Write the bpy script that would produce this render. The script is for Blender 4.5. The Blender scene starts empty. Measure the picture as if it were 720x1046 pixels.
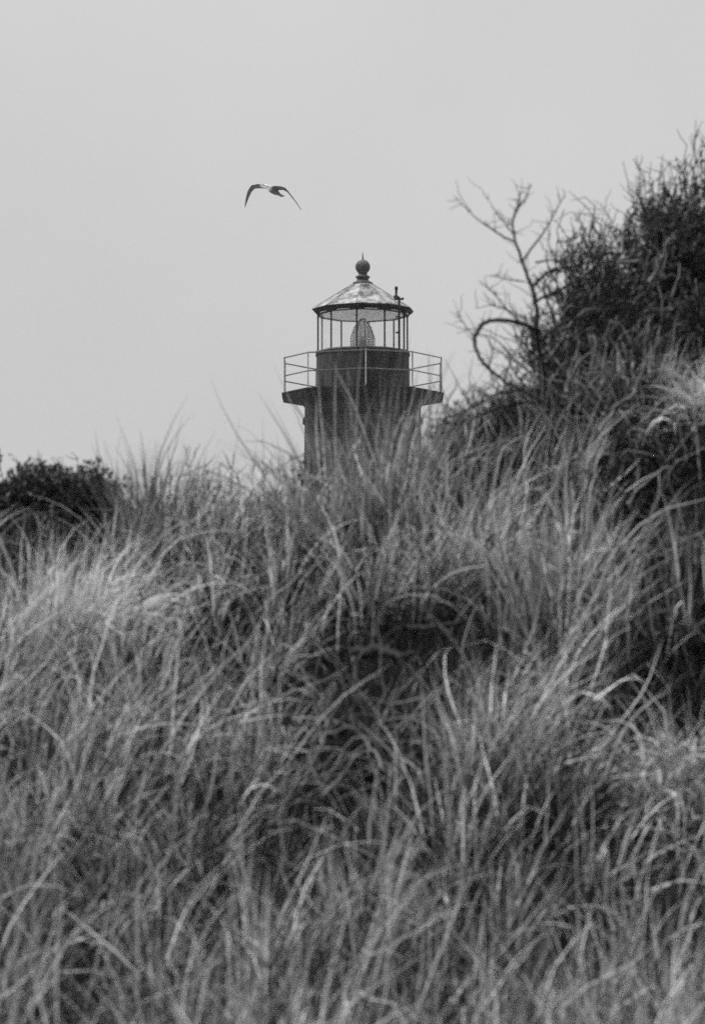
import bpy, bmesh, math, random
import numpy as np
from mathutils import Vector, Matrix

R = math.radians
HAZE = 0.00018
rng = np.random.default_rng(11)
random.seed(11)
scene = bpy.context.scene
col = scene.collection

# ------------------------------------------------------------------ camera
F = 3922.0                                   # focal length in photo pixels (135 mm on 24x36)
PITCH = math.atan((900 - 523) / F)
cam_d = bpy.data.cameras.new("camera")
cam = bpy.data.objects.new("camera", cam_d)
col.objects.link(cam)
cam.location = (0, 0, 0)
cam.rotation_euler = (R(90) + PITCH, 0, 0)
cam_d.sensor_fit = 'VERTICAL'
cam_d.sensor_height = 36
cam_d.lens = 135
cam_d.clip_start = 0.1
cam_d.clip_end = 6000
cam_d.dof.use_dof = True
cam_d.dof.focus_distance = 62
cam_d.dof.aperture_fstop = 3.7
cam_d.dof.aperture_blades = 6
scene.camera = cam

# ------------------------------------------------------------------ world: overcast grey sky
SUN_EL, SUN_AZ = R(60), R(255)               # azimuth clockwise from +Y: behind the camera, to the left
world = bpy.data.worlds.new("World")
scene.world = world
world.use_nodes = True
wn, wl = world.node_tree.nodes, world.node_tree.links
bg = wn["Background"]
sky = wn.new("ShaderNodeTexSky")
sky.sky_type = 'NISHITA'
sky.sun_disc = False
sky.sun_elevation = SUN_EL
sky.sun_rotation = SUN_AZ
sky.dust_density = 4.0
bw = wn.new("ShaderNodeRGBToBW")
wl.new(sky.outputs[0], bw.inputs[0])
tc = wn.new("ShaderNodeTexCoord")
sep = wn.new("ShaderNodeSeparateXYZ")
wl.new(tc.outputs["Generated"], sep.inputs[0])
ramp = wn.new("ShaderNodeMapRange")          # cloud layer: brighter towards the zenith
ramp.inputs[1].default_value = 0.0
ramp.inputs[2].default_value = 1.0
ramp.inputs[3].default_value = 4.3
ramp.inputs[4].default_value = 9.3
wl.new(sep.outputs[2], ramp.inputs[0])
mx = wn.new("ShaderNodeMix")
mx.data_type = 'FLOAT'
mx.inputs[0].default_value = 0.85
wl.new(bw.outputs[0], mx.inputs[2])
up = wn.new("ShaderNodeMapRange")
up.interpolation_type = 'SMOOTHSTEP'
up.inputs[1].default_value = 0.25
up.inputs[2].default_value = 0.95
up.inputs[3].default_value = 0.0
up.inputs[4].default_value = 12.0
wl.new(sep.outputs[2], up.inputs[0])
ad = wn.new("ShaderNodeMath")
wl.new(ramp.outputs[0], ad.inputs[0])
wl.new(up.outputs[0], ad.inputs[1])
wl.new(ad.outputs[0], mx.inputs[3])
ysep = wn.new("ShaderNodeMapRange")          # sky dimmed behind the camera, out of view, to darken tower and hollows
ysep.interpolation_type = 'SMOOTHSTEP'
ysep.inputs[1].default_value = -0.6
ysep.inputs[2].default_value = 0.7
ysep.inputs[3].default_value = 0.3
ysep.inputs[4].default_value = 1.0
wl.new(sep.outputs[1], ysep.inputs[0])
cn = wn.new("ShaderNodeTexNoise")            # faint unevenness of the cloud sheet
cn.inputs["Scale"].default_value = 7.0
cn.inputs["Detail"].default_value = 3.0
wl.new(tc.outputs["Generated"], cn.inputs["Vector"])
cr = wn.new("ShaderNodeMapRange")
cr.inputs[1].default_value = 0.3
cr.inputs[2].default_value = 0.7
cr.inputs[3].default_value = 0.955
cr.inputs[4].default_value = 1.045
wl.new(cn.outputs["Fac"], cr.inputs[0])
m1 = wn.new("ShaderNodeMath")
m1.operation = 'MULTIPLY'
wl.new(mx.outputs[0], m1.inputs[0])
wl.new(ysep.outputs[0], m1.inputs[1])
m2 = wn.new("ShaderNodeMath")
m2.operation = 'MULTIPLY'
wl.new(m1.outputs[0], m2.inputs[0])
wl.new(cr.outputs[0], m2.inputs[1])
wl.new(m2.outputs[0], bg.inputs[0])
bg.inputs[1].default_value = 0.0505

sun_d = bpy.data.lights.new("sun", 'SUN')
sun_d.energy = 1.5
sun_d.angle = R(11)
sun_d.color = (1.0, 1.0, 1.0)                # black-and-white photograph
sun = bpy.data.objects.new("sun", sun_d)
col.objects.link(sun)
sd = Vector((math.sin(SUN_AZ) * math.cos(SUN_EL), math.cos(SUN_AZ) * math.cos(SUN_EL), math.sin(SUN_EL)))
sun.rotation_euler = sd.to_track_quat('Z', 'Y').to_euler()
sun.location = sd * 50

scene.view_settings.view_transform = 'Standard'
scene.view_settings.look = 'None'
scene.view_settings.gamma = 1
scene.view_settings.exposure = 1.34
scene.render.engine = 'CYCLES'
scene.cycles.max_bounces = 8
scene.cycles.sample_clamp_indirect = 3.0
scene.cycles.transparent_max_bounces = 16
scene.cycles.use_denoising = False           # keep the fine grain of the film


# ------------------------------------------------------------------ picture helpers
def ray(u, v):
    dx, dy = (u - 360) / F, (523 - v) / F
    return np.array([dx, math.cos(PITCH) - dy * math.sin(PITCH), math.sin(PITCH) + dy * math.cos(PITCH)])


def at(u, v, D):
    r = ray(u, v)
    return r * (D / r[1])


def project(P):
    P = np.asarray(P)
    d = P[..., 1] * math.cos(PITCH) + P[..., 2] * math.sin(PITCH)
    h = -P[..., 1] * math.sin(PITCH) + P[..., 2] * math.cos(PITCH)
    return 360 + P[..., 0] / d * F, 523 - h / d * F


# ------------------------------------------------------------------ materials
def mat(name):
    m = bpy.data.materials.new(name)
    m.use_nodes = True
    return m, m.node_tree.nodes, m.node_tree.links, m.node_tree.nodes["Principled BSDF"]


def g(v):
    return (v, v, v, 1)


def noisy(name, lo, hi, scale, rough=0.7, bump=0.0, metallic=0.0, detail=6, p0=0.35, p1=0.65, spec=0.3):
    m, n, l, b = mat(name)
    t = n.new("ShaderNodeTexCoord")
    x = n.new("ShaderNodeTexNoise")
    x.inputs["Scale"].default_value = scale
    x.inputs["Detail"].default_value = detail
    l.new(t.outputs["Object"], x.inputs["Vector"])
    c = n.new("ShaderNodeValToRGB")
    c.color_ramp.elements[0].position = p0
    c.color_ramp.elements[1].position = p1
    c.color_ramp.elements[0].color = g(lo)
    c.color_ramp.elements[1].color = g(hi)
    l.new(x.outputs["Fac"], c.inputs[0])
    l.new(c.outputs[0], b.inputs["Base Color"])
    b.inputs["Roughness"].default_value = rough
    b.inputs["Metallic"].default_value = metallic
    b.inputs["Specular IOR Level"].default_value = spec
    if bump:
        bp = n.new("ShaderNodeBump")
        bp.inputs["Strength"].default_value = bump
        bp.inputs["Distance"].default_value = 0.02
        l.new(x.outputs["Fac"], bp.inputs["Height"])
        l.new(bp.outputs[0], b.inputs["Normal"])
    return m


def blade_mat(name, trans=0.3, spec=0.25, rough=0.55):
    """diffuse + translucent leaf whose own colour comes from the point attribute 'tone'"""
    m, n, l, b = mat(name)
    a = n.new("ShaderNodeAttribute")
    a.attribute_name = "tone"
    l.new(a.outputs["Color"], b.inputs["Base Color"])
    b.inputs["Roughness"].default_value = rough
    b.inputs["Specular IOR Level"].default_value = spec
    t = n.new("ShaderNodeBsdfTranslucent")
    l.new(a.outputs["Color"], t.inputs[0])
    s = n.new("ShaderNodeMixShader")
    s.inputs[0].default_value = trans
    l.new(b.outputs[0], s.inputs[1])
    l.new(t.outputs[0], s.inputs[2])
    l.new(s.outputs[0], n["Material Output"].inputs[0])
    return m


M_grass = blade_mat("grass_blade", 0.12, 0.1, .7)
M_leaf = blade_mat("bush_leaf", 0.18, 0.3, 0.5)
M_bark = noisy("dark_bark", 0.008, 0.03, 40, 0.85, 0.5)
M_stem = noisy("grey_stem", 0.12, 0.30, 30, 0.85, 0.4)
M_dead = noisy("weathered_wood", 0.10, 0.26, 30, 0.85, 0.5)
M_ground = noisy("dune_soil", 0.008, 0.022, 3.0, 0.95, 0.4, spec=0.1)
M_iron = noisy("black_iron_paint", 0.008, 0.022, 6, 0.8, 0.1, spec=0.12)
M_rail = noisy("grey_iron_rail", 0.10, 0.2, 12, 0.5, 0.1)
M_parapet = noisy("lantern_paint", 0.009, 0.05, 5.0, 0.75, 0.25, spec=0.15)
_n = M_parapet.node_tree.nodes
_mp = _n.new("ShaderNodeMapping")                                   # rust and paint runs, longer than wide
_mp.inputs["Scale"].default_value = (1, 1, .22)
_tn = [q for q in _n if q.type == 'TEX_NOISE'][0]
_tc = [q for q in _n if q.type == 'TEX_COORD'][0]
M_parapet.node_tree.links.new(_tc.outputs["Object"], _mp.inputs[0])
M_parapet.node_tree.links.new(_mp.outputs[0], _tn.inputs["Vector"])
M_ceiling = noisy("ceiling_paint", 0.84, 0.88, 3, 0.7)

# tower brick
M_brick, n, l, b = mat("dark_brick")
t = n.new("ShaderNodeUVMap")
bk = n.new("ShaderNodeTexBrick")
bk.inputs["Color1"].default_value = g(0.018)
bk.inputs["Color2"].default_value = g(0.045)
bk.inputs["Mortar"].default_value = g(0.09)
bk.inputs["Scale"].default_value = 1.0
bk.inputs["Mortar Size"].default_value = 0.012
bk.inputs["Brick Width"].default_value = 0.24
bk.inputs["Row Height"].default_value = 0.085
l.new(t.outputs[0], bk.inputs["Vector"])
nz = n.new("ShaderNodeTexNoise")
nz.inputs["Scale"].default_value = 2.5
nz.inputs["Detail"].default_value = 7
mm = n.new("ShaderNodeMix")
mm.data_type = 'RGBA'
mm.blend_type = 'MULTIPLY'
mm.inputs[0].default_value = 0.75
l.new(bk.outputs[0], mm.inputs[6])
l.new(nz.outputs["Fac"], mm.inputs[7])
l.new(mm.outputs[2], b.inputs["Base Color"])
b.inputs["Roughness"].default_value = 0.9
bp = n.new("ShaderNodeBump")
bp.inputs["Strength"].default_value = 0.5
bp.inputs["Distance"].default_value = 0.01
l.new(bk.outputs["Fac"], bp.inputs["Height"])
bp.invert = True
l.new(bp.outputs[0], b.inputs["Normal"])

# weathered pale roof with dark rust stains gathering in blotches
M_roof, n, l, b = mat("weathered_roof_metal")
t = n.new("ShaderNodeTexCoord")
n1 = n.new("ShaderNodeTexNoise")
n1.inputs["Scale"].default_value = 3.4
n1.inputs["Detail"].default_value = 9
n1.inputs["Roughness"].default_value = 0.68
l.new(t.outputs["Object"], n1.inputs["Vector"])
c = n.new("ShaderNodeValToRGB")
c.color_ramp.elements[0].position = 0.43
c.color_ramp.elements[0].color = g(0.03)
c.color_ramp.elements[1].position = 0.60
c.color_ramp.elements[1].color = g(0.36)
l.new(n1.outputs["Fac"], c.inputs[0])
l.new(c.outputs[0], b.inputs["Base Color"])
b.inputs["Roughness"].default_value = 0.45

# window glass: clear, faintly dusty, mirrors the sky
M_glass, n, l, b = mat("lantern_glass")
tr = n.new("ShaderNodeBsdfTransparent")
gl = n.new("ShaderNodeBsdfGlossy")
gl.inputs["Roughness"].default_value = 0.35
tl = n.new("ShaderNodeBsdfTranslucent")
tl.inputs[0].default_value = g(0.95)
s1 = n.new("ShaderNodeMixShader")
s1.inputs[0].default_value = 0.07
l.new(tr.outputs[0], s1.inputs[1])
l.new(gl.outputs[0], s1.inputs[2])
s2 = n.new("ShaderNodeMixShader")
s2.inputs[0].default_value = 0.05
l.new(s1.outputs[0], s2.inputs[1])
l.new(tl.outputs[0], s2.inputs[2])
l.new(s2.outputs[0], n["Material Output"].inputs[0])

# the lens
M_lens, n, l, b = mat("lens_crystal")
b.inputs["Base Color"].default_value = g(0.9)
b.inputs["Roughness"].default_value = 0.15
b.inputs["Transmission Weight"].default_value = 0.35
b.inputs["IOR"].default_value = 1.45


tp = n.new("ShaderNodeBsdfTransparent")
sm = n.new("ShaderNodeMixShader")
sm.inputs[0].default_value = 0.35
l.new(b.outputs[0], sm.inputs[1])
l.new(tp.outputs[0], sm.inputs[2])
l.new(sm.outputs[0], n["Material Output"].inputs[0])

# slope soil near black to deepen shade in hollows; unseen plateau pale to bounce light
n, l, b = M_ground.node_tree.nodes, M_ground.node_tree.links, M_ground.node_tree.nodes["Principled BSDF"]
gsep = n.new("ShaderNodeSeparateXYZ")
l.new([q for q in n if q.type == 'TEX_COORD'][0].outputs["Object"], gsep.inputs[0])
gr_ = n.new("ShaderNodeMapRange")
gr_.inputs[1].default_value = 26
gr_.inputs[2].default_value = 34
l.new(gsep.outputs[1], gr_.inputs[0])
gm = n.new("ShaderNodeMix")
gm.data_type = 'RGBA'
l.new(gr_.outputs[0], gm.inputs[0])
l.new([q for q in n if q.type == 'VALTORGB'][0].outputs[0], gm.inputs[6])
gm.inputs[7].default_value = g(0.3)
l.new(gm.outputs[2], b.inputs["Base Color"])


# ------------------------------------------------------------------ object helpers
def link(name, me, m=None, parent=None):
    o = bpy.data.objects.new(name, me)
    if m is not None:
        me.materials.append(m)
    col.objects.link(o)
    if parent is not None:
        o.parent = parent
    return o


def np_mesh(name, V, faces, tone=None, smooth=False):
    """V (n,3); faces (m,4) or (m,3) int array"""
    me = bpy.data.meshes.new(name)
    V = np.ascontiguousarray(V, dtype=np.float32)
    faces = np.ascontiguousarray(faces, dtype=np.int32)
    k = faces.shape[1]
    me.vertices.add(len(V))
    me.vertices.foreach_set("co", V.ravel())
    me.loops.add(faces.size)
    me.loops.foreach_set("vertex_index", faces.ravel())
    me.polygons.add(len(faces))
    me.polygons.foreach_set("loop_start", np.arange(0, faces.size, k, dtype=np.int32))
    me.polygons.foreach_set("loop_total", np.full(len(faces), k, dtype=np.int32))
    if smooth:
        me.polygons.foreach_set("use_smooth", np.ones(len(faces), dtype=bool))
    me.update(calc_edges=True)
    if tone is not None:
        a = me.attributes.new("tone", 'FLOAT', 'POINT')
        a.data.foreach_set("value", np.ascontiguousarray(tone, dtype=np.float32))
    return me


def thing(name, label, cat, loc, group=None):
    o = bpy.data.objects.new(name, None)
    o.empty_display_size = 0.2
    o.location = [float(q) for q in loc]
    col.objects.link(o)
    return tag(o, label, cat, group)


def tag(o, label=None, cat=None, group=None, kind=None):
    if label:
        o["label"] = label
    if cat:
        o["category"] = cat
    if group:
        o["group"] = group
    if kind:
        o["kind"] = kind
    return o


class Tubes:
    """collects tapered tubes into one mesh"""
    def __init__(self, sides=5):
        self.k, self.V, self.Fq, self.n = sides, [], [], 0

    def add(self, pts, rad):
        P = np.asarray(pts, float)
        rad = np.asarray(rad, float)
        T = np.gradient(P, axis=0)
        T /= np.linalg.norm(T, axis=1, keepdims=True) + 1e-12
        ref = np.array([0.31, 0.87, 0.38])
        A = np.cross(T, ref)
        A /= np.linalg.norm(A, axis=1, keepdims=True) + 1e-12
        B = np.cross(T, A)
        k, m = self.k, len(P)
        th = np.arange(k) * 2 * math.pi / k
        ring = P[:, None] + rad[:, None, None] * (np.cos(th)[None, :, None] * A[:, None] + np.sin(th)[None, :, None] * B[:, None])
        self.V.append(ring.reshape(-1, 3))
        i, j = np.meshgrid(np.arange(m - 1), np.arange(k), indexing='ij')
        j2 = (j + 1) % k
        q = np.stack([i * k + j, i * k + j2, (i + 1) * k + j2, (i + 1) * k + j], -1).reshape(-1, 4) + self.n
        self.Fq.append(q)
        for e in (0, m - 1):                                         # close the ends
            c = self.n + e * k
            for s in range(1, k - 2, 2):
                self.Fq.append(np.array([[c, c + s, c + s + 1, c + s + 2]]))
            if k % 2:
                self.Fq.append(np.array([[c, c + k - 2, c + k - 1, c]]))
        self.n += m * k

    def build(self, name, m, parent=None, offset=None):
        V = np.concatenate(self.V)
        if offset is not None:
            V = V - np.asarray(offset)
        Fq = np.concatenate(self.Fq)
        ok = (Fq[:, 0] != Fq[:, 3])
        me = np_mesh(name, V, Fq[ok], smooth=True)
        me.validate()
        return link(name, me, m, parent)


def wobble(p0, p1, n, amp, sag=0.0):
    t = np.linspace(0, 1, n)[:, None]
    P = np.asarray(p0) * (1 - t) + np.asarray(p1) * t
    L = np.linalg.norm(np.asarray(p1) - np.asarray(p0))
    w = np.cumsum(rng.normal(0, 1, (n, 3)), axis=0)
    w = w - w[0] - (w[-1] - w[0]) * t
    P = P + w * amp * L / math.sqrt(n)
    P[:, 2] += sag * L * np.sin(math.pi * t[:, 0])
    return P


def smooth_poly(P, n):
    """Catmull-Rom through points"""
    P = np.asarray(P, float)
    Q = np.vstack([2 * P[0] - P[1], P, 2 * P[-1] - P[-2]])
    out = []
    for i in range(1, len(Q) - 2):
        for t in np.linspace(0, 1, n, endpoint=False):
            a, b_, c_, d = Q[i - 1], Q[i], Q[i + 1], Q[i + 2]
            out.append(0.5 * (2 * b_ + (c_ - a) * t + (2 * a - 5 * b_ + 4 * c_ - d) * t * t + (3 * b_ - a - 3 * c_ + d) * t ** 3))
    out.append(P[-1])
    return np.array(out)


# ------------------------------------------------------------------ terrain
CREST_Y, FOOT_Y = 21.0, 15.0
cp_u = [-700, -200, 0, 120, 250, 320, 390, 440, 500, 560, 630, 675, 720, 820, 1000, 1500]
cp_v = [600, 590, 585, 575, 560, 545, 520, 506, 492, 476, 446, 424, 404, 375, 360, 340]
cp_x = np.array([at(u, v, CREST_Y)[0] for u, v in zip(cp_u, cp_v)])
cp_z = np.array([at(u, v, CREST_Y)[2] for u, v in zip(cp_u, cp_v)])
HOLLOWS = []                                  # (x, y, radius, depth)


def lumps(x, y):
    return (0.05 * np.sin(2.1 * x + 1.3 * y + 0.4) * np.sin(1.7 * y - 0.9 * x + 1.1)
            + 0.035 * np.sin(4.3 * x - 2.2 * y + 2.0) * np.sin(3.9 * y + 1.1 * x)
            + 0.02 * np.sin(9.1 * x + 3.3 * y) * np.sin(8.3 * y - 4.1 * x))


def height(x, y):
    x, y = np.asarray(x, float), np.asarray(y, float)
    zc = np.interp(x, cp_x, cp_z)
    z0 = -0.95
    t = np.clip((y - FOOT_Y) / (CREST_Y - FOOT_Y), 0, 1)
    prof = t * (1.12 - 0.12 * t)
    z = z0 + (zc - z0) * prof
    near = np.clip((FOOT_Y - y) / 9.0, 0, 1)
    z = z - 0.65 * near * near * (3 - 2 * near)
    back = np.clip((y - CREST_Y) / 16.0, 0, 1)
    bs = back * back * (3 - 2 * back)
    plateau = 1.35 + 0.15 * np.sin(x * 0.05) * np.sin(y * 0.04)
    z = z * (1 - bs) + plateau * bs
    fade = np.exp(-((y - 18) / 9.0) ** 2)
    z = z + lumps(x, y) * fade
    for hx, hy, hr, hd in HOLLOWS:
        z = z - hd * np.exp(-(((x - hx) ** 2 + (y - hy) ** 2) / hr ** 2))
    return z


def ground_hit(u, v):
    r = ray(u, v)
    D = np.linspace(12, 24, 1200)
    P = r[None] * (D / r[1])[:, None]
    below = P[:, 2] < height(P[:, 0], P[:, 1])
    i = int(np.argmax(below)) if below.any() else len(D) - 1
    x, y = P[i, 0], P[i, 1]
    return np.array([x, y, float(height(x, y))])


for (u, v, r_, d_) in ((365, 800, .42, .42), (300, 790, .25, .15), (700, 720, .5, .35), (690, 850, .25, .28), (60, 700, .2, .08),
                       (660, 560, .5, .25), (150, 630, .25, .12)):
    p = ground_hit(u, v)
    HOLLOWS.append((p[0], p[1], r_, d_))


def axis(lo, hi, fine_lo, fine_hi, step):
    f = np.arange(fine_lo, fine_hi + step / 2, step)
    a = fine_hi + np.cumsum(step * 1.35 ** np.arange(1, 60))
    a = a[a < hi]
    c = fine_lo - np.cumsum(step * 1.35 ** np.arange(1, 60))
    c = c[c > lo]
    return np.concatenate([[lo], c[::-1], f, a, [hi]])


gx = axis(-3000, 3000, -7, 8, 0.07)
gy = axis(-3000, 4500, 11, 27, 0.07)
GX, GY = np.meshgrid(gx, gy)
GZ = height(GX, GY)
nx, ny = len(gx), len(gy)
ii, jj = np.meshgrid(np.arange(ny - 1), np.arange(nx - 1), indexing='ij')
quads = np.stack([ii * nx + jj, ii * nx + jj + 1, (ii + 1) * nx + jj + 1, (ii + 1) * nx + jj], -1).reshape(-1, 4)
me = np_mesh("ground", np.stack([GX, GY, GZ], -1).reshape(-1, 3), quads, smooth=True)
tag(link("ground", me, M_ground), kind="structure")

# ------------------------------------------------------------------ thin sea haze
def box_mesh(name, lo, hi):
    V = np.array([[(lo, hi)[(i >> a) & 1][a] for a in range(3)] for i in range(8)], float)
    Q = np.array([[0, 2, 3, 1], [4, 5, 7, 6], [0, 1, 5, 4], [2, 6, 7, 3], [0, 4, 6, 2], [1, 3, 7, 5]])
    return np_mesh(name, V, Q)


M_haze, n, l, b = mat("sea_haze")
n.remove(b)
pv = n.new("ShaderNodeVolumePrincipled")
pv.inputs["Color"].default_value = g(.95)
pv.inputs["Density"].default_value = HAZE
l.new(pv.outputs[0], n["Material Output"].inputs["Volume"])
hz = link("haze", box_mesh("haze", (-3100, -3100, float(GZ.min()) - 1.0), (3100, 4600, 18.6)), M_haze)
tag(hz, "thin pale sea haze", "haze", kind="stuff")

# ------------------------------------------------------------------ lighthouse
LD = 109.0
base_xy = at(370.5, 400, LD)
LX = base_xy[0]
LZ = 1.25


def lz(v):
    """height above the tower foot for picture row v at the tower axis"""
    return at(370, v, LD)[2] - LZ


PX = (LD * math.cos(PITCH) + 14 * math.sin(PITCH)) / F      # metres per photo pixel at the tower
lh = thing("lighthouse", "dark brick lighthouse tower with glazed lantern and railed gallery rising behind the dune", "lighthouse", (LX, LD, LZ))


def pol(a, r_, z):
    return (r_ * math.sin(R(a)), -r_ * math.cos(R(a)), z)


def rings(name, prof, angles, m, parent, cap_bottom=True, cap_top=True, smooth=False, uv=False):
    """stack of polygon rings (r, z) swept over the given angles"""
    bm = bmesh.new()
    rows = [[bm.verts.new(pol(a, r_, z)) for a in angles] for r_, z in prof]
    k = len(angles)
    for i in range(len(rows) - 1):
        for j in range(k):
            f = bm.faces.new((rows[i][j], rows[i][(j + 1) % k], rows[i + 1][(j + 1) % k], rows[i + 1][j]))
            f.smooth = smooth
    if cap_bottom:
        bm.faces.new(rows[0][::-1])
    if cap_top:
        bm.faces.new(rows[-1])
    if uv:
        lay = bm.loops.layers.uv.new("UVMap")
        for f in bm.faces:
            c0 = f.calc_center_median()
            a0 = math.atan2(c0.y, c0.x)
            for lp in f.loops:
                a1 = math.atan2(lp.vert.co.y, lp.vert.co.x)
                while a1 - a0 > math.pi:
                    a1 -= 2 * math.pi
                while a1 - a0 < -math.pi:
                    a1 += 2 * math.pi
                lp[lay].uv = (a1 * 1.7, lp.vert.co.z)
    bmesh.ops.recalc_face_normals(bm, faces=bm.faces)
    me_ = bpy.data.meshes.new(name)
    bm.to_mesh(me_)
    bm.free()
    return link(name, me_, m, parent)


circ = [i * 360 / 64 for i in range(64)]
A10 = [-7.7 + 36 * i for i in range(10)]
GA = [2, 37, 75, 105, 144, 182, 216, 255, 285, 318]        # gallery corners

z_deck_top, z_deck_bot = lz(403.8), lz(408.6)
z_tow = z_deck_bot - 0.2
rings("tower", [(1.87, -0.6), (1.86, 0), (1.66, z_tow - 0.55), (1.66, z_tow - 0.5), (1.72, z_tow - 0.48), (1.72, z_tow - 0.36), (1.66, z_tow - 0.34), (1.66, z_tow)],
      circ, M_brick, lh, uv=True)
rings("corbel_ring", [(1.68, z_tow), (1.72, z_tow + 0.08), (1.80, z_tow + 0.15), (1.9, z_deck_bot - 0.003)], circ, M_iron, lh)
rings("gallery_deck", [(2.35, z_deck_bot), (2.365, z_deck_bot + 0.015), (2.365, z_deck_top - 0.05), (2.385, z_deck_top - 0.045), (2.385, z_deck_top)], GA, M_iron, lh)
for a in GA:
    tb = Tubes(5)
    tb.add([pol(a, 2.1, z_deck_bot - 0.01), pol(a, 1.69, z_deck_bot - 0.62)], [.009, .009])
    tb.build("brace", M_iron, lh)

# railing
z_top, z_mid = lz(368.4), lz(386.8)
RR = 2.31
for a in GA:
    tb = Tubes(6)
    tb.add([pol(a, RR, z_deck_top - 0.02), pol(a, RR, z_top)], [.021, .021])
    tb.add([pol(a, RR, z_top - .01), pol(a, RR, z_top + .035)], [.03, .012])
    tb.build("railing_post", M_rail, lh)
for z in (z_top, z_mid):
    tb = Tubes(6)
    for i in range(len(GA)):
        tb.add([pol(GA[i], RR, z), pol(GA[(i + 1) % len(GA)], RR, z)], [.019, .019])
    tb.build("railing_rail", M_rail, lh)

# lantern parapet and curb
z_sill = lz(361.3)
z_head = lz(322.5)
rings("lantern_parapet", [(1.335, z_deck_top + .003), (1.345, z_deck_top + .08), (1.325, z_deck_top + .1), (1.325, z_sill - .09), (1.35, z_sill - .07), (1.35, z_sill)],
      circ, M_parapet, lh)
RL = 1.30
rings("window_sill", [(1.37, z_sill + .003), (1.37, z_sill + .04), (1.2, z_sill + .05)], A10, M_rail, lh)
for i, a in enumerate(A10):
    tb = Tubes(6)
    tb.add([pol(a, RL, z_sill + .04), pol(a, RL, z_head)], [.026, .026])
    tb.build("mullion", M_iron, lh)
    p0, p1 = pol(a, RL - .012, 0), pol(A10[(i + 1) % 10], RL - .012, 0)
    V = np.array([(p0[0], p0[1], z_sill + .05), (p1[0], p1[1], z_sill + .05), (p1[0], p1[1], z_head), (p0[0], p0[1], z_head)])
    link("window_pane", np_mesh("window_pane", V, np.array([[0, 1, 2, 3]])), M_glass, lh)
rings("bounce_disc", [(1.19, z_sill + .006), (1.19, z_sill + .03)], circ, M_ceiling, lh)  # white disc at sill height, added to bounce light onto the ceiling
# cornice, ceiling, roof
z_eave = lz(316.7)
cor = rings("cornice", [(1.22, z_head), (1.34, z_head), (1.36, z_head + .05), (1.43, z_head + .09), (1.47, z_eave - .02), (1.49, z_eave - .01), (1.42, z_eave + .005)], A10, M_iron, lh,
            cap_bottom=False, cap_top=False)
rings("lantern_ceiling", [(1.30, z_head + .02), (1.30, z_head + .035)], circ, M_ceiling, lh)
z_apex = lz(290.0)
rf = rings("roof", [(1.46, z_eave - .005), (1.44, z_eave + .02), (0.27, z_apex)], A10, M_roof, lh)
for a in A10:
    tb = Tubes(5)
    tb.add([pol(a, 1.45, z_eave + .012), pol(a, .27, z_apex + .006)], [.014, .01])
    tb.build("roof_rib", M_rail, rf)
zb = lz(272.8)
prof = [(.29, z_apex - .03), (.29, z_apex + .03), (.22, z_apex + .06), (.17, z_apex + .10), (.17, z_apex + .16), (.21, z_apex + .18), (.21, z_apex + .21), (.14, z_apex + .24), (.12, zb - .19)]
for i in range(1, 14):
    th = math.pi * (i / 14.0)
    prof.append((max(.215 * math.sin(th), .03) if th > .55 else .12 + .0 * i, zb - .215 * math.cos(th)))
prof.append((.02, zb + .23))
rings("ventilator_ball", prof, circ[::2], M_rail if False else noisy("ball_paint", .03, .09, 5, .6), lh, smooth=True)
tb = Tubes(6)
tb.add([(0, 0, zb + .2), (0, 0, lz(263)), (0, 0, lz(257.5))], [.03, .02, .005])
tb.build("lightning_rod", M_iron, lh)
# lens with stacked prisms on a pedestal
zl0, zl1 = z_sill + .0, lz(326.5)
pr = []
N = 13
for i in range(N):
    t_ = i / (N - 1)
    r_ = .31 * (1 - max(0, (t_ - .42) / .58) ** 2.2 * .82) * (1 - .12 * max(0, (.2 - t_) / .2))
    z = zl0 + (zl1 - zl0) * t_
    pr += [(r_, z), (r_ + .035, z + .02), (r_ - .05, z + .055)]
lens = rings("lens", pr, circ[::2], M_lens, lh)
tb = Tubes(5)
for k in range(8):
    a = k * 45 + 12
    tb.add([pol(a, .345, zl0), pol(a, .35, zl0 + (zl1 - zl0) * .45), pol(a, .25, zl0 + (zl1 - zl0) * .75), pol(a, .06, zl1 + .03)], [.012] * 4)
tb.build("lens_frame", M_iron, lens)
tb = Tubes(10)
tb.add([(0, 0, zl0 + .04), (0, 0, zl0 + .35), (0, 0, zl0 + .36), (0, 0, zl0 + .5)], [.1, .1, .045, .045])
tb.build("lamp_holder", M_rail, lens)
# little mast with cross arm, clamped to the lantern (it stands nearer than the axis)
def mz(v):
    return lz(v) - .125


ax, ay, _ = pol(46, 1.43, 0)
mast = Tubes(7)
mast.add([(ax, ay, mz(369)), (ax, ay, mz(304))], [.033, .033])
mo = mast.build("sensor_mast", M_iron, lh)
arm = Tubes(6)
arm.add([(ax - .13, ay, mz(306.5)), (ax + .13, ay, mz(306.5))], [.028, .028])
arm.add([(ax + .10, ay, mz(306.5)), (ax + .10, ay, mz(305))], [.035, .035])
arm.build("cross_arm", M_iron, mo)
arm = Tubes(8)
arm.add([(ax - .09, ay, mz(306)), (ax - .09, ay, mz(303)), (ax - .085, ay, mz(302.8)), (ax - .08, ay, mz(297)), (ax - .08, ay, mz(296.8)), (ax - .08, ay, mz(293.8))], [.07, .07, .035, .035, .05, .045])
arm.build("sensor_head", M_iron, mo)
for v in (366, 340, 324):
    cl = Tubes(5)
    p = pol(46, 1.3, mz(v))
    cl.add([p, (ax, ay, mz(v))], [.022, .022])
    cl.build("clamp", M_iron, mo)

# ------------------------------------------------------------------ gull
GD = 82.0
gc = at(278.5, 194, GD)
GPX = (GD * math.cos(PITCH) + 14 * math.sin(PITCH)) / F


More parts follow.
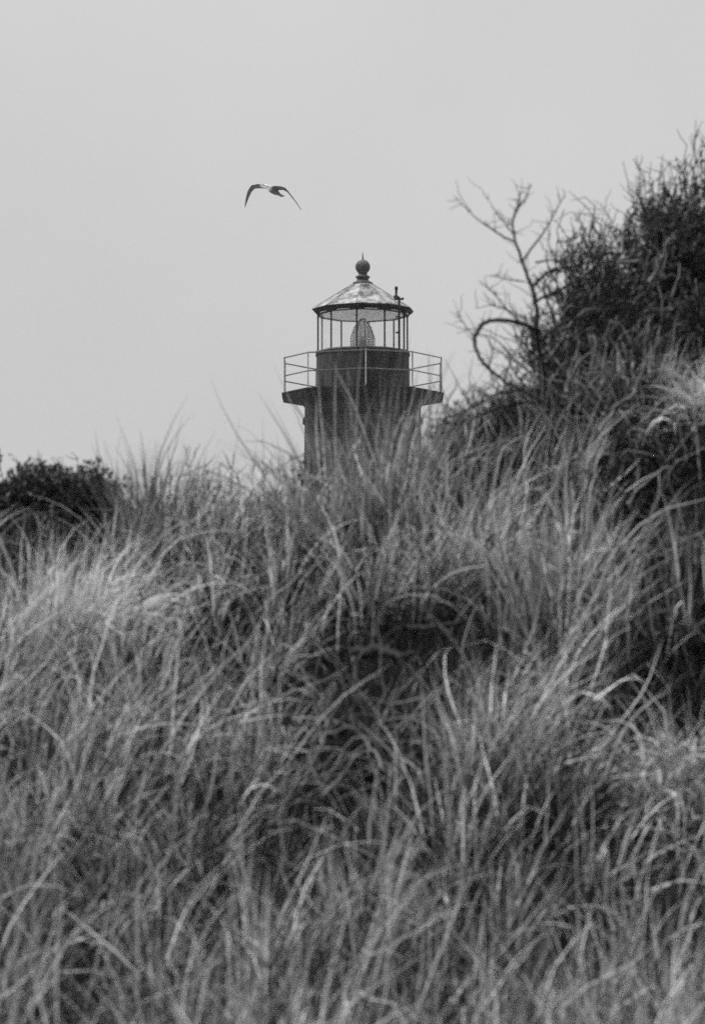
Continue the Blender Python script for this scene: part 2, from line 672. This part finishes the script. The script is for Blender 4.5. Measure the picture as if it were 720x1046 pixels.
def gp(X, Y, dep=0.0):
    """metres from the gull's middle for a spot read off the 7.2x enlargement of it"""
    return np.array([((230 + X / 7.2) - 278.5) * GPX, dep, (194 - (170 + Y / 7.2)) * GPX])


gull = thing("seagull", "lone seagull gliding in the grey sky with both wings bent down", "bird", gc)


def loft(sections):
    """sections: (centre, half width vector, half height vector)"""
    k = 12
    V, Fq = [], []
    for c_, a_, b_ in sections:
        for j in range(k):
            th = 2 * math.pi * j / k
            V.append(np.asarray(c_) + np.cos(th) * np.asarray(a_) + np.sin(th) * np.asarray(b_))
    for i in range(len(sections) - 1):
        for j in range(k):
            Fq.append((i * k + j, i * k + (j + 1) % k, (i + 1) * k + (j + 1) % k, (i + 1) * k + j))
    return V, Fq, [list(range(k))[::-1], [(len(sections) - 1) * k + j for j in range(k)]]


bm = bmesh.new()


def add_loft(sections):
    V, Fq, caps = loft(sections)
    vs = [bm.verts.new(v) for v in V]
    for f in Fq:
        bm.faces.new([vs[i] for i in f])
    for c_ in caps:
        bm.faces.new([vs[i] for i in c_])


# body: head near left and towards the viewer, tail to lower right
bax = []
for X, Y, dep, w in ((290, 148, -.17, .012), (297, 150, -.15, .035), (308, 153, -.12, .045), (322, 160, -.08, .052), (345, 174, 0, .078), (368, 184, .07, .074), (388, 192, .13, .05), (402, 199, .17, .03)):
    bax.append((gp(X, Y, dep), w))
d_ = bax[-1][0] - bax[0][0]
d_ = d_ / np.linalg.norm(d_)
s_ = np.cross(d_, (0, 0, 1))
s_ /= np.linalg.norm(s_)
u_ = np.cross(s_, d_)
add_loft([(p, s_ * w, u_ * w * .85) for p, w in bax])
# wings: centre line, chord (mostly along the flight axis, seen a little from below), thickness
ch = np.array([.25, .85, -.30])
ch /= np.linalg.norm(ch)


def wing(pts):
    P = np.array([gp(X, Y, dep) for X, Y, dep, c_, t_ in pts])
    T = np.gradient(P, axis=0)
    S = []
    for p, tt, (X, Y, dep, c_, t_) in zip(P, T, pts):
        tt = tt / np.linalg.norm(tt)
        cc = ch - tt * np.dot(ch, tt)
        cc /= np.linalg.norm(cc)
        nn = np.cross(tt, cc)
        S.append((p, cc * c_, nn * t_))
    add_loft(S)


wing([(350, 162, .0, .085, .022), (315, 152, -.02, .085, .022), (285, 150, -.05, .09, .017), (240, 149, -.06, .095, .015), (205, 155, -.05, .095, .014), (180, 187, -.02, .085, .013), (162, 235, .02, .06, .011), (152, 272, .06, .035, .009), (146, 300, .09, .010, .006)])
wing([(345, 162, .0, .085, .022), (375, 158, .02, .085, .022), (405, 158, .04, .085, .016), (435, 162, .06, .08, .014), (462, 182, .09, .07, .012), (495, 222, .13, .05, .011), (527, 262, .17, .032, .009), (560, 312, .21, .008, .006)])
bmesh.ops.recalc_face_normals(bm, faces=bm.faces)
me = bpy.data.meshes.new("body")
bm.to_mesh(me)
bm.free()
M_gull, n, l, b = mat("gull_plumage")
t = n.new("ShaderNodeTexCoord")
sp = n.new("ShaderNodeSeparateXYZ")
l.new(t.outputs["Object"], sp.inputs[0])
ab = n.new("ShaderNodeVectorMath")
ab.operation = 'DISTANCE'
l.new(t.outputs["Object"], ab.inputs[0])
hp = gp(303, 150, -.13)
ab.inputs[1].default_value = [float(q) for q in hp]
c = n.new("ShaderNodeValToRGB")
c.color_ramp.elements[0].position = .09
c.color_ramp.elements[0].color = g(.8)
c.color_ramp.elements[1].position = .16
c.color_ramp.elements[1].color = g(.10)
l.new(ab.outputs["Value"], c.inputs[0])
l.new(c.outputs[0], b.inputs["Base Color"])
b.inputs["Roughness"].default_value = .8
gb = link("body", me, M_gull, gull)
rm = gb.modifiers.new("remesh", 'REMESH')
rm.mode = 'VOXEL'
rm.voxel_size = .009
rm.use_smooth_shade = True
tb = Tubes(6)
q = bax[0][0]
tb.add([q - d_ * -.01, q - d_ * .03, q - d_ * .055 + np.array([0, 0, -.008])], [.014, .011, .003])
tb.build("beak", noisy("beak_horn", .3, .4, 20), gull)
V, Fq = [], []
p0 = bax[-1][0]
for k, (e, w) in enumerate(((-.06, .03), (.05, .055), (.09, .06))):
    for sgn in (-1, 1):
        for h in (-.006, .006):
            V.append(p0 + d_ * e + s_ * sgn * w + u_ * h)
Fq = []
for k in range(2):
    o_ = k * 4
    Fq += [(o_, o_ + 2, o_ + 6, o_ + 4), (o_ + 1, o_ + 5, o_ + 7, o_ + 3), (o_, o_ + 4, o_ + 5, o_ + 1), (o_ + 2, o_ + 3, o_ + 7, o_ + 6)]
Fq += [(0, 1, 3, 2), (8, 10, 11, 9)]
link("tail", np_mesh("tail", np.array(V), np.array(Fq)), noisy("tail_feathers", .1, .2, 20), gull)


# ------------------------------------------------------------------ grass
def blades(base, az, tilt, bend, length, width, tone, twist=0.5, S=8):
    """ribbons that rise from base and bend over towards az; returns verts, quads, tone"""
    n_ = len(base)
    t_ = np.linspace(0, 1, S)
    th = tilt[:, None] + bend[:, None] * t_[None] ** 1.4
    kink = rng.normal(0, .11, (n_, S)).cumsum(axis=1)
    th = th + kink
    snap = rng.random((n_, 1)) < .13                            # some blades are snapped over
    th = th + snap * (t_[None] > rng.uniform(.35, .85, (n_, 1))) * rng.uniform(.5, 1.7, (n_, 1))
    aa = az[:, None] + twist * rng.normal(0, 1, (n_, 1)) * t_[None] + rng.normal(0, .05, (n_, S)).cumsum(axis=1)
    d = np.stack([np.sin(th) * np.cos(aa), np.sin(th) * np.sin(aa), np.cos(th)], -1)
    step = length[:, None, None] / (S - 1) * d
    P = base[:, None] + np.concatenate([np.zeros((n_, 1, 3)), np.cumsum(step[:, :-1], axis=1)], axis=1)
    side = np.stack([-np.sin(aa), np.cos(aa), np.zeros_like(aa)], -1)
    nor = np.cross(d, side)
    ph = rng.uniform(0, math.pi, (n_, 1)) + rng.normal(0, .6, (n_, 1)) * t_[None]
    w = side * np.cos(ph)[..., None] + nor * np.sin(ph)[..., None]
    prof = (0.75 + 0.25 * np.minimum(t_ * 4, 1)) * (1 - t_ ** 2.5) + 0.06
    w = w * (width[:, None, None] * 0.5 * prof[None, :, None])
    V = np.stack([P - w, P + w], 2).reshape(n_, S * 2, 3)
    i = np.arange(S - 1) * 2
    q = np.stack([i, i + 1, i + 3, i + 2], -1)
    Q = (np.arange(n_)[:, None, None] * (S * 2) + q[None]).reshape(-1, 4)
    return V.reshape(-1, 3), Q, np.repeat(tone, S * 2)


# (u, v, ru, rv, amount): bare or thin places on the slope
THIN = [(365, 800, 80, 100, .975), (305, 860, 65, 70, .93), (385, 890, 60, 50, .8), (420, 740, 50, 60, .9), (330, 720, 50, 50, .7), (690, 640, 95, 170, .97), (655, 560, 85, 75, .93), (705, 880, 75, 85, .97),
        (660, 460, 100, 60, .92), (150, 660, 50, 40, .93), (50, 600, 90, 45, .95), (60, 760, 35, 30, .8), (240, 760, 34, 50, .9), (430, 940, 40, 60, .7), (60, 960, 50, 50, .7),
        (610, 820, 24, 30, .9), (320, 670, 24, 70, .8), (220, 1010, 60, 40, .6), (540, 490, 90, 26, .5), (380, 560, 80, 50, .6), (480, 640, 30, 40, .6), (560, 960, 60, 30, .5), (200, 880, 60, 25, .5)]
LIT_AREAS = [(80, 640, 90, 60, .45), (40, 760, 80, 90, .25), (560, 560, 50, 130, .25), (640, 800, 60, 60, .25), (180, 700, 80, 60, .15)]  # areas whose blade colour is raised as if better lit


def field(u, v, spots):
    f = np.zeros_like(u)
    for a, b_, ru, rv, k in spots:
        f = np.maximum(f, k * np.exp(-((u - a) / ru) ** 2 - ((v - b_) / rv) ** 2))
    return f


NC = 5600
cx = rng.uniform(-6.0, 6.5, NC)
cy = rng.uniform(12.6, 23.5, NC)
keep = (np.abs(cx - 0.0) < 2.9) | (rng.random(NC) < .4)
cx, cy = cx[keep], cy[keep]
cz = height(cx, cy)
cu, cv = project(np.stack([cx, cy, cz], -1))
thin = field(cu, cv, THIN)
lit = field(cu, cv, LIT_AREAS)
patch = .5 + .5 * np.sin(3.1 * cx + .7 * cy) * np.sin(2.3 * cy - 1.1 * cx + .5)
keep = rng.random(len(cx)) < (1 - thin) * (.22 + .78 * patch ** 1.3)
cx, cy, cz, cu, cv, thin, lit = (q[keep] for q in (cx, cy, cz, cu, cv, thin, lit))
nb = rng.integers(12, 76, len(cx))
idx = np.repeat(np.arange(len(cx)), nb)
nB = len(idx)
br = rng.normal(0, .05, (nB, 2))
bx, by = cx[idx] + br[:, 0], cy[idx] + br[:, 1]
bz = height(bx, by) - .02
caz = rng.uniform(0, 2 * math.pi, len(cx))
cs = rng.uniform(.0, .9, len(cx))                            # how far the whole clump leans
vx = np.cos(caz[idx]) * cs[idx] + br[:, 0] * 8 + rng.normal(0, .55, nB) + .34
vy = np.sin(caz[idx]) * cs[idx] + br[:, 1] * 8 + rng.normal(0, .55, nB) - .12
az = np.arctan2(vy, vx)
amt = np.hypot(vx, vy)
tilt = np.clip(.10 + .22 * amt + rng.normal(0, .08, nB), .02, .9)
bend = np.clip(rng.gamma(2.6, .27, nB) * (.5 + .5 * amt), .08, 2.6)
flat = rng.random(nB) < .08
tilt[flat] = rng.uniform(.8, 1.5, flat.sum())
clen = rng.uniform(.7, 1.15, len(cx)) * np.interp(cy, [13, 17, 20.5, 22, 23.5], [1.0, 1.0, .85, .6, .5])
length = np.clip(rng.normal(.66, .17, nB), .2, 1.15) * clen[idx] * (1 - .35 * thin[idx])
width = rng.uniform(.004, .0098, nB)
# two kinds of blade: last year's pale straw, and living green darkened to near black to paint the shaded gaps
ctone = np.clip(rng.normal(.60, .18, len(cx)) + .22 * lit - .22 * thin, .1, .7)  # light and shade put into blade colour: lit areas paler, thin hollows darker
green = rng.random(nB) < np.clip(rng.beta(2.0, 1.7, len(cx)) - .3 * lit + np.interp(cy, [14.5, 17], [.12, 0]), 0, 1)[idx]
tone = np.where(green, .018, ctone[idx]) * rng.lognormal(0, .35, nB)
tone = np.clip(tone, .012, .85)
length[green] *= .85
V, Q, T = blades(np.stack([bx, by, bz], -1), az, tilt, bend, length, width, tone)
me = np_mesh("beach_grass", V, Q, T, smooth=True)
gr = link("beach_grass", me, M_grass)
tag(gr, "tangled dry beach grass covering the dune slope", "grass", kind="stuff")
print("blades", nB)
# dead stems and litter, toned near black to paint shade between the clumps
nL = 70000
lx, ly = rng.uniform(-3.0, 3.2, nL), rng.uniform(13, 22.5, nL)
lb = np.stack([lx, ly, height(lx, ly) + rng.uniform(-.01, .05, nL)], -1)
V, Q, T = blades(lb, rng.uniform(0, 2 * math.pi, nL), rng.uniform(.35, 1.5, nL), rng.normal(.2, .5, nL), rng.uniform(.1, .42, nL), rng.uniform(.004, .009, nL),
                 np.clip(np.where(rng.random(nL) < .08, .3, .013) * rng.lognormal(0, .6, nL), .008, .6), S=5)
tag(link("shade_litter", np_mesh("shade_litter", V, Q, T), M_grass), "dead stems and litter toned near black as shade between the grass clumps", "litter", kind="stuff")


def tuft(name, label, u, v, n_, L, spread, lean, tone, width=(.006, .012), rad=.08, bendk=.6, D=None, group="standing tufts of beach grass", flat_=0.0):
    p = ground_hit(u, v) if D is None else at(u, v, D)
    if D is not None:
        p[2] = float(height(p[0], p[1]))
    br_ = rng.normal(0, rad, (n_, 2))
    b0 = np.stack([p[0] + br_[:, 0], p[1] + br_[:, 1], np.zeros(n_)], -1)
    b0[:, 2] = height(b0[:, 0], b0[:, 1]) - .02
    vx_ = br_[:, 0] / rad * spread * .8 + rng.normal(0, spread * .9, n_) + lean
    vy_ = br_[:, 1] / rad * spread * .8 + rng.normal(0, spread * .9, n_) - .1
    am = np.hypot(vx_, vy_)
    ti = np.clip(.05 + .3 * am, .02, 1.2)
    fl = rng.random(n_) < flat_
    ti[fl] = rng.uniform(.9, 1.6, fl.sum())
    V_, Q_, T_ = blades(b0, np.arctan2(vy_, vx_), ti, np.clip(rng.gamma(2.5, bendk / 2.5, n_) * (.4 + am), .02, 2.4),
                        np.clip(rng.normal(L, L * .18, n_), .15, 1.4), rng.uniform(*width, n_), np.clip(tone * rng.lognormal(0, .3, n_), .05, .8))
    o = link(name, np_mesh(name, V_ - p, Q_, T_, smooth=True), M_grass)
    o.location = p
    return tag(o, label, "grass tuft", group)


tuft("grass_tuft", "tall upright dark tuft fanning above the skyline just right of the left bush", 152, 600, 190, .72, .28, -.05, .17, rad=.06, bendk=.25)
tuft("grass_tuft", "bright pale bushy tuft leaning on the slope below the dark left bush", 70, 680, 440, .62, .5, .55, .72, rad=.13, bendk=.9)
tuft("grass_tuft", "thick tuft of long blades arching across the lighthouse tower", 378, 545, 170, .90, .42, -.02, .36, rad=.15, bendk=.5, D=20.6)
tuft("grass_tuft", "loose tuft whose thin blades cross the lower left edge of the tower", 322, 570, 80, .62, .45, .05, .30, rad=.1, bendk=.5)
tuft("grass_tuft", "tall swept tuft standing over the middle of the slope right of centre", 560, 650, 180, .80, .45, .15, .42, rad=.16, bendk=.4)
tuft("grass_tuft", "matted pale tuft hanging at the right edge under the big thicket", 716, 398, 480, .34, .8, -.3, .8, rad=.09, bendk=1.4, flat_=.3, D=20.7)
tuft("grass_tuft", "thin loose tuft just left of the matted pale tuft under the big thicket", 650, 440, 130, .50, .5, -.1, .40, rad=.12, bendk=.6, D=20.8)
tuft("grass_tuft", "sparse thin blades crossing the dark hollow at the right edge", 692, 660, 80, .62, .55, -.1, .42, rad=.18, bendk=.5, width=(.005, .009))
tuft("grass_tuft", "flattened pale tuft on the ledge at the lower right edge", 698, 812, 600, .45, .8, .5, .62, rad=.16, bendk=1.2, flat_=.5)


# ------------------------------------------------------------------ bushes
def leaf_mesh(C, D_, size, tone, aspect=.42):
    """small folded leaves (2 quads each) at C pointing along D_"""
    n_ = len(C)
    ref = rng.normal(0, 1, (n_, 3))
    A = np.cross(D_, ref)
    A /= np.linalg.norm(A, axis=1, keepdims=True) + 1e-9
    B = np.cross(D_, A)
    L = size[:, None]
    W = L * aspect
    V_ = np.stack([C, C + D_ * L * .5 + A * W * .5 + B * W * .18, C + D_ * L * .55, C + D_ * L, C + D_ * L * .5 - A * W * .5 + B * W * .18], 1)
    i = np.arange(n_)[:, None] * 5
    Qd = np.concatenate([i + np.array([[0, 1, 3, 2]]), i + np.array([[0, 2, 3, 4]])], 1).reshape(-1, 4)
    return V_.reshape(-1, 3), Qd, np.repeat(tone, 5)


def bush(name, label, blobs, root_uvD, n_br, twigs, leaves, leaf_len, leaf_tone, whips=0, group=None, cat="bush", bark=None, r0=.016, whip_len=.4, droop=0.0, stems=0):
    """blobs: (u, v, D, ru, rv, weight) masses the branches grow into from the root"""
    root = at(*root_uvD)
    root[2] = float(height(root[0], root[1])) - .03
    o = thing(name, label, cat, root, group)
    tb_ = Tubes(4)
    LC, LDr, LS, LT = [], [], [], []
    wts = np.array([b_[5] for b_ in blobs], float)
    wts /= wts.sum()
    for i_ in range(n_br):
        u, v, D, ru, rv, _ = blobs[rng.choice(len(blobs), p=wts)]
        q = rng.normal(0, 1, 3)
        q = q / np.linalg.norm(q) * rng.random() ** (1 / 2.4)
        c_ = at(u, v, D)
        m = D / F
        tgt = c_ + np.array([q[0] * ru * m, q[1] * .5 * (ru + rv) * m, q[2] * rv * m])
        tgt[2] = max(tgt[2], float(height(tgt[0], tgt[1])) + .04)
        st = root + np.array([rng.normal(0, .05), rng.normal(0, .05), 0])
        st = st * .75 + np.array([tgt[0], tgt[1], float(height(tgt[0], tgt[1]))]) * .25
        st[2] = float(height(st[0], st[1])) - .02
        P = wobble(st, tgt, 9, .16, .10)
        tb_.add(P, np.linspace(r0 * rng.uniform(.5, 1), r0 * .2, 9))
        for k in range(twigs):
            s_i = P[rng.integers(4, 9)]
            dr = rng.normal(0, 1, 3) + (tgt - st) / (np.linalg.norm(tgt - st) + 1e-6) * .9 + np.array([0, 0, .35 - droop])
            dr /= np.linalg.norm(dr)
            tl_ = rng.uniform(.07, .2)
            W = wobble(s_i, s_i + dr * tl_, 5, .12)
            tb_.add(W, np.linspace(r0 * .2, r0 * .08, 5))
            if leaves:
                tt = rng.random(leaves) * .85 + .15
                j = np.clip((tt * 4).astype(int), 0, 3)
                f = (tt * 4 - j)[:, None]
                LC.append(W[j] * (1 - f) + W[j + 1] * f)
                e = rng.normal(0, 1, (leaves, 3)) * .8 + dr
                LDr.append(e / np.linalg.norm(e, axis=1, keepdims=True))
                LS.append(rng.uniform(.6, 1.2, leaves) * leaf_len)
                LT.append(leaf_tone * rng.lognormal(0, .35, leaves) * rng.uniform(.7, 1.3))
    for k in range(whips):
        u, v, D, ru, rv, _ = blobs[rng.choice(len(blobs), p=wts)]
        a_ = rng.uniform(-1, 1)
        s_i = at(u + a_ * ru * .8, v - rv * .5 * math.sqrt(max(0, 1 - a_ * a_)), D + rng.normal(0, .1))
        e_ = s_i + np.array([rng.normal(-.05, .16), rng.normal(0, .1), 1]) * rng.uniform(.5, 1.1) * whip_len
        P = wobble(s_i, e_, 8, .10)
        tb_.add(P, np.linspace(.0045, .0016, 8))
        for m_ in range(rng.integers(1, 4)):
            a0 = P[rng.integers(2, 7)]
            tb_.add(wobble(a0, a0 + np.array([rng.normal(0, .06), rng.normal(0, .05), rng.uniform(.02, .12)]), 4, .1), np.linspace(.003, .0013, 4))
    tb_.build("branches", bark or M_bark, o, root)
    if stems:
        ts = Tubes(4)
        for k in range(stems):
            u, v, D, ru, rv, _ = blobs[rng.choice(len(blobs), p=wts)]
            a = at(u + rng.uniform(-1, .6) * ru, v + rng.uniform(-.1, 1) * rv, D - .5 * (ru + rv) * D / F * rng.uniform(.3, .55))
            a[2] = max(a[2], float(height(a[0], a[1])))
            an = rng.choice([.45, 2.5, 1.2]) + rng.normal(0, .35)
            Ls = rng.uniform(.15, .55)
            e_ = a + np.array([math.cos(an) * Ls, rng.normal(0, .05), math.sin(an) * Ls])
            ts.add(wobble(a, e_, 7, .14, rng.normal(.06, .14)), np.linspace(rng.uniform(.004, .008), .002, 7))
        ts.build("dead_stems", M_stem, o, root)
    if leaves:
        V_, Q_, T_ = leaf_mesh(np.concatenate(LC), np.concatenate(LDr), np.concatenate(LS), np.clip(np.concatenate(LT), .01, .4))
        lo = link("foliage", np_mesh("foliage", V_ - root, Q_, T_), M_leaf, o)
    return o


# left: dark leafy bushes on the crest
bush("leafy_bush", "dense dark leafy bush at the left edge on the skyline", [(-20, 526, 22, 75, 50, 3), (48, 520, 22, 40, 38, 2), (20, 565, 21.6, 70, 36, 2)],
     (10, 580, 22.2), 260, 9, 13, .045, .042, whips=8, group="dark leafy bushes on the skyline", whip_len=.25)
bush("leafy_bush", "low dark leafy bush between the left edge bush and the tall dark tuft", [(88, 522, 22.2, 34, 28, 2), (120, 535, 22.2, 26, 28, 1)],
     (95, 570, 22.3), 120, 8, 12, .04, .045, whips=10, group="dark leafy bushes on the skyline", whip_len=.28)
bush("leafy_bush", "thin twiggy bush low on the skyline left of the lighthouse", [(205, 528, 22.4, 55, 22, 2), (262, 530, 22.3, 30, 18, 1)],
     (220, 550, 22.5), 46, 7, 7, .035, .06, whips=26, group="dark leafy bushes on the skyline", whip_len=.34)
bush("leafy_bush", "small dark bush at the left foot of the lighthouse tower", [(313, 500, 22.2, 15, 16, 1)],
     (313, 530, 22.2), 30, 7, 10, .03, .04, whips=3, group="dark leafy bushes on the skyline", whip_len=.15)

# right: thicket on the high shoulder
bush("thicket_bush", "big dense dark thicket filling the upper right edge against the sky", [(745, 242, 22.2, 75, 82, 3), (682, 260, 22.0, 52, 64, 2.4), (700, 345, 21.8, 70, 45, 1.6)],
     (720, 400, 22.0), 380, 10, 12, .036, .085, whips=60, group="dark thicket bushes on the right shoulder", whip_len=.42, droop=.1, stems=90)
bush("thicket_bush", "sprawling dark thicket between the bare twisted shrub and the big upper right thicket", [(628, 318, 21.9, 46, 50, 2), (580, 368, 21.7, 50, 40, 1.8), (645, 375, 21.6, 60, 48, 2), (600, 286, 21.9, 40, 44, 1.1)],
     (620, 440, 21.8), 300, 9, 7, .032, .06, whips=70, group="dark thicket bushes on the right shoulder", whip_len=.36, droop=.1, stems=150)
bush("thicket_bush", "low dark tangled thicket under the bare twisted shrub beside the lighthouse", [(530, 425, 21.4, 50, 34, 2), (590, 425, 21.0, 50, 34, 1.6), (650, 420, 20.8, 45, 32, 1.3), (480, 445, 21.5, 36, 20, 1.2)],
     (560, 480, 21.2), 300, 8, 7, .026, .035, whips=14, group="dark thicket bushes on the right shoulder", whip_len=.25, stems=90)
bush("thicket_bush", "broad dark thicket spreading beyond the right edge of the view", [(860, 250, 22.3, 80, 75, 2), (960, 250, 22.4, 80, 65, 2)],
     (900, 340, 22.3), 260, 9, 10, .036, .07, whips=40, group="dark thicket bushes on the right shoulder", whip_len=.42)
bush("shadowed_shrub", "dark tangled shrub in the hollow at the right edge below the pale matted tuft", [(695, 515, 20.3, 46, 44, 2), (650, 520, 20.2, 38, 36, 1.2)],  # both hollow shrubs: leaf tone dropped near black to stand for shade
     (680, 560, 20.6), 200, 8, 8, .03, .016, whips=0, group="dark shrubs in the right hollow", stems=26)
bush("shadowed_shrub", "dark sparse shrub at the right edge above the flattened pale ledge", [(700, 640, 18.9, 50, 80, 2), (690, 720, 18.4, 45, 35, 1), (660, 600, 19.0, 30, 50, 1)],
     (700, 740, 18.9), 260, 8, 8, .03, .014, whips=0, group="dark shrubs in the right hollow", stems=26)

bush("dead_tangle", "leafless dark tangle of twigs in the bare hollow in the middle of the slope", [(365, 735, 18.0, 62, 60, 2), (310, 790, 17.5, 35, 35, 1)],
     (360, 790, 18.1), 60, 5, 0, .03, .03, stems=46, cat="dead shrub", r0=.011)
# bare twisted shrub, drawn branch by branch
D0 = 20.9
root = at(440 + 285 / 2.571, 130 + 800 / 2.571, D0)
root[2] = float(height(root[0], root[1])) - .05
bare = thing("bare_shrub", "leafless twisted shrub with a looping branch against the sky right of the lighthouse", "shrub", root)


def zp(X, Y, d=0.0):
    return at(440 + X / 2.571, 130 + Y / 2.571, D0 + d)


limbs = [
    ([(300, 760), (288, 610), (275, 540), (278, 480), (268, 430), (245, 370), (228, 320), (215, 270), (222, 220), (245, 190), (262, 155)], 8.5, 1.2, (0, .1)),
    ([(215, 300), (160, 268), (115, 235), (60, 180)], 3.2, .8, (.05, -.2)),
    ([(215, 280), (180, 235), (150, 190)], 2.4, .8, (.05, .25)),
    ([(240, 350), (290, 285), (320, 235), (352, 172)], 3.4, .9, (.05, .25)),
    ([(268, 415), (310, 380), (350, 370), (410, 355), (460, 330), (500, 335)], 5, 2, (.05, .35)),
    ([(275, 355), (320, 350), (355, 375), (385, 400)], 3, 1.5, (.05, -.2)),
    ([(290, 535), (230, 515), (180, 505), (140, 515), (115, 555), (125, 600), (150, 632), (190, 665), (240, 690), (290, 720)], 6.5, 4, (0, -.3)),
    ([(240, 518), (200, 480), (170, 440), (130, 405)], 3, .8, (-.1, -.3)),
    ([(270, 460), (330, 430), (400, 400), (460, 405)], 4.5, 2, (.03, .3)),
    ([(240, 500), (170, 470), (120, 475)], 2.6, .8, (0, -.25)),
    ([(112, 550), (90, 520), (65, 485)], 2.2, .7, (-.2, -.35)),
    ([(330, 352), (310, 310), (310, 290)], 2.6, .8, (.1, .15)),
    ([(245, 405), (200, 400), (170, 385)], 2.2, .7, (.05, -.1)),
    ([(390, 352), (405, 310), (395, 255), (375, 245)], 2.8, .8, (.2, .4)),
    ([(290, 620), (240, 560), (250, 510), (235, 490)], 3.5, 1.5, (0, -.1)),
    ([(410, 355), (430, 300), (470, 250), (450, 205)], 3, .8, (.2, .4)),
    ([(288, 560), (340, 520), (420, 490), (520, 470)], 5, 2.5, (0, .3)),
    ([(150, 632), (160, 590), (145, 545)], 2, .7, (-.25, -.3)),
    ([(195, 665), (210, 610), (235, 570)], 2.6, 1, (-.2, -.1)),
    ([(222, 225), (235, 200), (232, 175)], 1.6, .7, (.08, .05)),
    ([(245, 690), (180, 700), (110, 735), (30, 770)], 4.5, 1.6, (.0, -.2)),
    ([(290, 720), (200, 730), (90, 770), (0, 790)], 5, 2, (.0, -.1)),
]
mpp = D0 / F / 2.571
for k, (pts, w0, w1, (d0, d1)) in enumerate(limbs):
    dd = np.linspace(d0, d1, len(pts))
    P = smooth_poly([zp(X, Y, d) for (X, Y), d in zip(pts, dd)], 5)
    P[1:-1] += rng.normal(0, .002, P[1:-1].shape)
    tb = Tubes(6)
    tb.add(P - root, np.linspace(w0, w1, len(P)) * mpp * .95)
    for s in range(int(len(P) * .8)):                       # side spurs and fine twigs
        a0 = P[rng.integers(len(P) // 4, len(P))]
        dr = rng.normal(0, 1, 3) * (.6, .6, .5) + np.array([-.15, 0, .55])
        e_ = a0 + dr * rng.uniform(.03, .12)
        W = wobble(a0, e_, 5, .12)
        tb.add(W - root, np.linspace(.0024, .0010, 5))
    tb.build("trunk" if k == 0 else "limb", M_bark, bare)


# ------------------------------------------------------------------ dead stalks and branches lying in the grass
def stick(name, label, paths, wid, m, group, cat="branch", lift=0.0):
    """paths of picture spots with a distance each: a forked piece of dead wood"""
    base = at(*paths[0][0])
    o = None
    tb_ = Tubes(6)
    for pi, path in enumerate(paths):
        P = smooth_poly([at(*q) for q in path], 5)
        P[1:-1] += rng.normal(0, .006, P[1:-1].shape)
        w = wid * (1 if pi == 0 else .6)
        tb_.add(P, np.linspace(w, w * .45, len(P)))
    o = tb_.build(name, m, None, base)
    o.location = base
    return tag(o, label, cat, group)


def gD(u, v, up=.12):
    """distance just in front of the slope at this spot"""
    return ground_hit(u, v)[1] - up


def path(*uv, up=.5):
    return [(u, v, gD(u, v, up)) for u, v in uv]


GB = "dead branches lying in the grass"
stick("dead_branch", "short thick dark branch above the bare hollow in the middle of the slope", [path((362, 668), (385, 664), (408, 672), (425, 668)), path((395, 666), (402, 655))], .034, M_bark, GB)
stick("dead_branch", "dark curved branch arching over the grass above the short thick branch", [path((345, 602), (368, 615), (385, 620), (418, 622)), path((385, 620), (392, 630))], .018, M_bark, GB)
stick("dead_branch", "straight dark branch right of the short thick branch in the middle", [path((412, 640), (450, 640), (485, 632)), path((450, 640), (462, 650))], .019, M_bark, GB)
stick("dead_branch", "long pale bent branch left of the bare hollow", [path((238, 724), (275, 716), (310, 705), (345, 688)), path((310, 705), (322, 712))], .012, M_dead, GB)
stick("dead_branch", "pale branch lying along the lower rim of the bare hollow", [path((300, 735), (345, 738), (375, 758), (395, 790)), path((345, 738), (360, 728))], .011, M_dead, GB)
GS = "pale dead stalks under the thicket"
stick("dead_stalk", "pale forked dead stalk with a kinked stem below the right thicket", [[(612, 440, 20.4), (630, 415, 20.4), (647, 400, 20.4), (646, 370, 20.45)], [(647, 400, 20.4), (660, 370, 20.4), (674, 345, 20.4)]], .011, M_dead, GS, "stalk")
stick("dead_stalk", "slim pale stalk leaning right below the left end of the right thicket", [[(578, 400, 20.5), (584, 375, 20.5), (591, 348, 20.5)]], .009, M_dead, GS, "stalk")
stick("dead_stalk", "short upright pale stalk midway below the right thicket", [[(614, 392, 20.5), (617, 370, 20.5), (619, 350, 20.5)]], .009, M_dead, GS, "stalk")
stick("dead_stalk", "long pale stalk reaching up into the big upper right thicket", [[(662, 288, 21.0), (675, 262, 21.0), (687, 238, 21.0)], [(675, 262, 21.0), (668, 250, 21.0)]], .009, M_dead, GS, "stalk")
stick("dead_stalk", "bent pale stalk in front of the dark hollow at the right edge", [[(640, 515, 19.7), (660, 492, 19.7), (682, 478, 19.7), (695, 492, 19.7)]], .008, M_dead, GS, "stalk")
